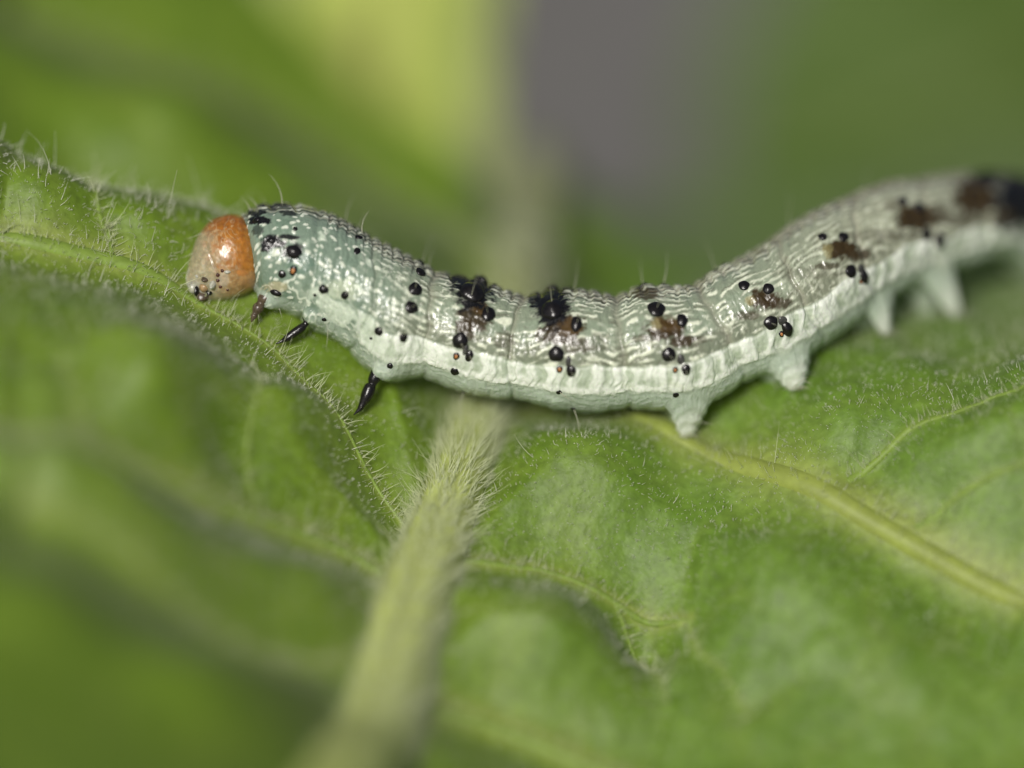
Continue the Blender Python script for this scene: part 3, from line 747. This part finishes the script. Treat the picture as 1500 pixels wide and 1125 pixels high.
# spiracles: dark rim with an orange pit
RIMM = dome('spiracle', M_BLACK, .30, 0, .5); PIT = dome('spiracle_pit', M_ORANGE, .45, 0, .2)
for x, y, rx, ry in [(430, 396, 5.5, 8), (669, 521, 4.8, 6), (820, 540, 4.8, 5.5), (989, 541, 4, 5), (1144, 489, 4, 5), (1260, 413, 3.2, 4)]:
    o = place(RIMM, 'spiracle', x, y, rx, ry)
    c = add('spiracle_pit', PIT, o, (0, 0, 0)); c.scale = (.66, .66, .9)

# bristles: root pixel on the body, end pixel, sideways curve in pixels, end depth offset
M_SETA = plain_mat('bristle', (.62, .62, .48), rough=.3, vary=.1, transl=.35)
def bristle(parent, p0, p1, curve, r=.014, base=CAT_BASE, name='bristle'):
    d = p1 - p0; s = norm(np.cross(d, FWD)); t = np.linspace(0, 1, 12)
    path = p0 + t[:, None] * d + (np.sin(t * np.pi) * curve * PX)[:, None] * s
    v, f = tube(path, r * (1 - .85 * t), 6)
    return add(name, make_mesh(name, v - base, f, M_SETA), parent)
for x, y, ex, ey, cv, dw in [(414, 299, 394, 254, -5, 0), (367, 309, 352, 287, -2, .4), (376, 303, 360, 286, -2, .4), (391, 299, 377, 282, -2, 1.5), (509, 322, 520, 283, 3, 1), (531, 342, 541, 308, 4, 0), (524, 332, 536, 307, -2, 1.4),
        (624, 378, 637, 340, 2, 1.5), (631, 386, 637, 360, 2, 1.0), (690, 436, 706, 392, 2, -1.2), (809, 446, 799, 398, -2, -1.2), (840, 418, 846, 375, -2, 1.2), (941, 417, 938, 378, 1, 1), (971, 416, 976, 366, -3, .6),
        (679, 573, 674, 612, -2, .2), (819, 575, 843, 587, -2, -.6), (840, 598, 849, 637, 2, 0), (834, 600, 833, 645, 0, 2.4), (1024, 596, 1047, 622, -1, -.6), (1152, 526, 1184, 552, 1, -.8), (1150, 332, 1155, 275, -2, 2), (1265, 280, 1275, 240, 2, 2),
        (1043, 392, 1030, 350, -2, 1.5), (674, 499, 681, 518, 0, -.5), (687, 520, 692, 534, 0, -.5), (715, 461, 712, 445, 0, -.6), (844, 475, 849, 460, 0, -.6), (608, 423, 612, 408, 0, -.6), (602, 451, 612, 444, 0, -.6), (837, 543, 842, 557, 0, -.4),
        (980, 520, 990, 530, 0, -.5), (1004, 541, 1008, 554, 0, -.4), (555, 486, 562, 476, 0, -.4), (591, 494, 594, 483, 0, -.4), (474, 423, 482, 416, 0, -.4), (505, 433, 511, 424, 0, -.4), (1129, 472, 1140, 478, 0, -.6), (961, 453, 968, 436, 0, -.7), (480, 480, 477, 512, 1, .3)]:
    i, h = locate(x, y); p, n, t = surf(x, y)
    w0 = float((p @ FWD)); bristle(cat, p - n * .03, pt(ex, ey, w0 + dw), cv)

# true legs: pixel paths with radii, near and far of each pair
def leg(name, pts, w, w2, mat):
    a = np.array(pts, float); ww = np.linspace(w, w2, len(a)); Pl = pt(a[:, 0], a[:, 1], ww); n = 44
    Ps = spline(Pl, n); r = spline(a[:, 2], n)[:, 0] * PX
    v, f = tube(Ps, np.maximum(r, .004), 16); return part(name, v, f, mat, cat)
leg('leg', [(556, 540, 9), (551, 549, 9.5), (547, 557, 8.5), (545, 563, 6.2), (542, 568, 9), (537, 580, 9), (532, 590, 6), (527, 599, 4), (523, 603, 2.4), (518, 608, .6)], .3, .2, M_BLACK)
leg('leg', [(458, 462, 6), (451, 469, 6), (447, 475, 4.4), (442, 480, 6.2), (432, 487, 6.4), (421, 495, 5.6), (414, 499, 3), (404, 504, .8)], .3, .2, M_BLACK)
leg('leg', [(392, 434, 11), (386, 440, 10), (382, 445, 6.5), (379, 450, 8.5), (376, 455, 7.5), (373.5, 459.5, 4.5), (372, 463, 5), (370, 467, 3), (368, 472, .6)], .3, .2, M_BROWN)
leg('leg', [(540, 512, 7), (529, 522, 7), (521, 527, 5), (514, 530, .8)], 1.7, 2.3, M_BLACK)
leg('leg', [(416, 440, 7), (411, 447, 5.5), (407, 453, 3.5), (404, 459, .8)], 1.7, 2.1, M_BLACK)
for bx, by, ex, ey in [(372, 460, 362, 468), (374, 462, 371, 476), (378, 458, 380, 474), (409, 452, 413, 465), (420, 492, 408, 488), (414, 499, 402, 498), (430, 492, 424, 502), (536, 588, 528, 598)]:
    bristle(cat, pt(bx, by, .25), pt(ex, ey, .1), 0, .010)

# head capsule
HST = np.array([(380, 370, 381, 384, .2), (375, 343, 385, 404, .9), (366, 326, 380, 416, .97), (350, 315, 367, 427, 1.0), (328, 315, 348, 435, 1.0), (306, 326, 328, 440, .97), (290, 346, 313, 441, .95), (280, 372, 301, 441, .97), (273, 398, 292, 440, 1.05), (270, 416, 284, 437, 1.1), (272, 428, 277, 434, .7)])
HN, HP = 220, 180
h_ = spline(HST, HN); hc = (h_[:, :2] + h_[:, 2:4]) / 2; ha = (h_[:, :2] - h_[:, 2:4]) / 2; HW = .85
hl = np.linalg.norm(ha, axis=1); hC3 = pt(hc[:, 0], hc[:, 1], np.full(HN, HW)); hU = pt(h_[:, 0], h_[:, 1], np.full(HN, HW)) - hC3
hp = np.linspace(0, 2 * np.pi, HP, endpoint=False); hd = (hl * PX * h_[:, 4] * .93)
HV = hC3[:, None] + np.cos(hp)[None, :, None] * hU[:, None] + np.sin(hp)[None, :, None] * hd[:, None, None] * (-FWD)
hx = hc[:, 0:1] + np.cos(hp) * ha[:, 0:1]; hy = hc[:, 1:2] + np.cos(hp) * ha[:, 1:2]; hf = (np.sin(hp) < 0)[None] * 30.
HNn = norm(HV - hC3[:, None])
gr = .018 * fbm(hx / 9, hy / 9 + hf, 81) - .03 * np.exp(-((hx - (296 + (hy - 340) * .42)) / 2.2) ** 2) * sstep(345, 365, hy) * sstep(432, 415, hy)
HV = HV + gr[..., None] * HNn
m1 = fbm(hx / 14, hy / 14 + hf, 82); m2 = vnoise(hx / 5, hy / 5 + hf, 83)
line = hx - (306 + (hy - 330) * .36) + 16 * m1 + 5 * m2
HC = np.zeros((HN, HP, 3)) + np.array([.34, .30, .19])
HC = mixc(HC, (.44, .41, .30), sstep(0, .6, m1 + .4 * m2))
HC = mixc(HC, (.40, .165, .020), sstep(-28, 26, line)); HC = mixc(HC, (.32, .115, .014), sstep(-28, 26, line) * .8 * sstep(-.05, .5, m1 + .3 * m2))
HC = mixc(HC, (.34, .125, .016), .9 * sstep(345, 328, hy + 8 * m1))
HC = mixc(HC, (.40, .27, .13), .6 * sstep(388, 405, hy + 12 * m1) * sstep(40, 20, np.abs(hx - 355)))
HC = mixc(HC, (.48, .20, .05), .8 * sstep(1.1, .6, np.hypot((hx - 357) / 9, (hy - 400) / 6) + .3 * m2))
net = np.maximum(sstep(.12, .02, np.abs(vnoise(hx / 9 + 3, hy / 12 + hf, 84))), sstep(.35, .6, vnoise(hx / 6, hy / 6 + hf, 85))); HC = mixc(HC, (.50, .40, .24), .5 * net * sstep(360, 345, hx))
HC = mixc(HC, (.45, .44, .40), .7 * sstep(405, 420, hy) * sstep(300, 285, hx))
HC = mixc(HC, (.50, .42, .30), .8 * sstep(1.1, .6, np.hypot((hx - 330) / 9, (hy - 410) / 13)))
HEADB = hC3[HN // 2]
head = part('head', HV.reshape(-1, 3), grid_faces(HN, HP, True)[:, ::-1], M_HEAD, cat, col=np.clip(HC.reshape(-1, 3), .01, .95))
def hsurf(x, y):
    e = np.hypot(hx - x, hy - y) + 1e3 * (np.sin(hp) < 0)[None]
    i, j = np.unravel_index(np.argmin(e), e.shape); i = min(max(i, 3), HN - 4)
    n = norm(np.cross(HV[i, (j + 3) % HP] - HV[i, j - 3], HV[i + 3, j] - HV[i - 3, j]))
    if n @ (HV[i, j] - hC3[i]) < 0: n = -n
    return HV[i, j], n
EYE = dome('eye', plain_mat('eye_dark', (.07, .025, .018), rough=.15, vary=.3), .8, 0, 1.)
def on_head(me, name, x, y, rx, ry):
    p, n = hsurf(x, y); t = norm(RIGHT - (RIGHT @ n) * n); r = max(rx, ry)
    return add(name, me, head, p - n * .1 * r * PX - CAT_BASE, quat(n, t), (rx * PX, ry * PX, r * PX))
for x, y, r in [(328, 397, 2.7), (322, 405, 3.1), (321, 412, 2.8), (325, 421, 2.6), (335, 425, 2.2)]: on_head(EYE, 'eye', x, y, r, r)
PALE = dome('antenna', M_PALE, 1.3, .4, .3); MOUTH = dome('mandible', M_BROWN, .9, .2, 1.7); LAB = dome('lip', M_PALE, .8, 0, .8)
on_head(PALE, 'antenna', 314, 418, 5, 7); on_head(LAB, 'lip', 283, 423, 7, 8); on_head(LAB, 'lip', 290, 406, 3, 3)
on_head(dome('mandible', plain_mat('mandible_tan', (.30, .20, .10), rough=.25, vary=.35), .7, .1, 1.1), 'mandible', 300, 423, 7, 7)
on_head(MOUTH, 'mandible', 297, 433, 10, 6); on_head(dome('mandible', M_BLACK, .9, .2, 1.7), 'mandible', 290, 427, 4, 9); on_head(dome('mandible', M_BLACK, .9, .2, 1.7), 'mandible', 308, 429, 5, 4); on_head(MOUTH, 'mandible', 302, 411, 5.5, 4)
on_head(LAB, 'lip', 336, 399, 5, 2.8)
for x, y, ex, ey in [(283, 372, 262, 378), (297, 343, 270, 350), (279, 398, 255, 402), (281, 428, 272, 445), (288, 434, 284, 450), (305, 434, 306, 448), (312, 325, 300, 314)]:
    p, n = hsurf(x, y); bristle(head, p, pt(ex, ey, HW - .2), 1, .010)

# hair-fringed feet: short hooks under each near proleg and a few hairs
for tx, ty, tw in [(1006, 640, 1.0), (1168, 570, .8), (1300, 491, 2.4), (1403, 465, 3.9)]:
    for k in range(7):
        a = k / 6 - .5
        bristle(cat, pt(tx + a * 16, ty - 4, tw), pt(tx + a * 34 + 2, ty + 5 - 8 * abs(a), tw - .1), 1, .012, name='hook')
    for dx, dy, ex, ey in [(-10, -10, -22, 2), (10, -12, 24, -2)]:
        bristle(cat, pt(tx + dx, ty + dy, tw), pt(tx + ex, ty + ey, tw - .3), 2, .009)

# keep the lens focused on the near flank: on the wart that lies closest to the plane of focus
bpy.context.view_layer.update()
_w = [o for o in cat.children if o.name.startswith('wart')]
cam.dof.focus_object = min(_w, key=lambda o: abs(o.matrix_world.translation.dot(Vector(FWD)) / S))
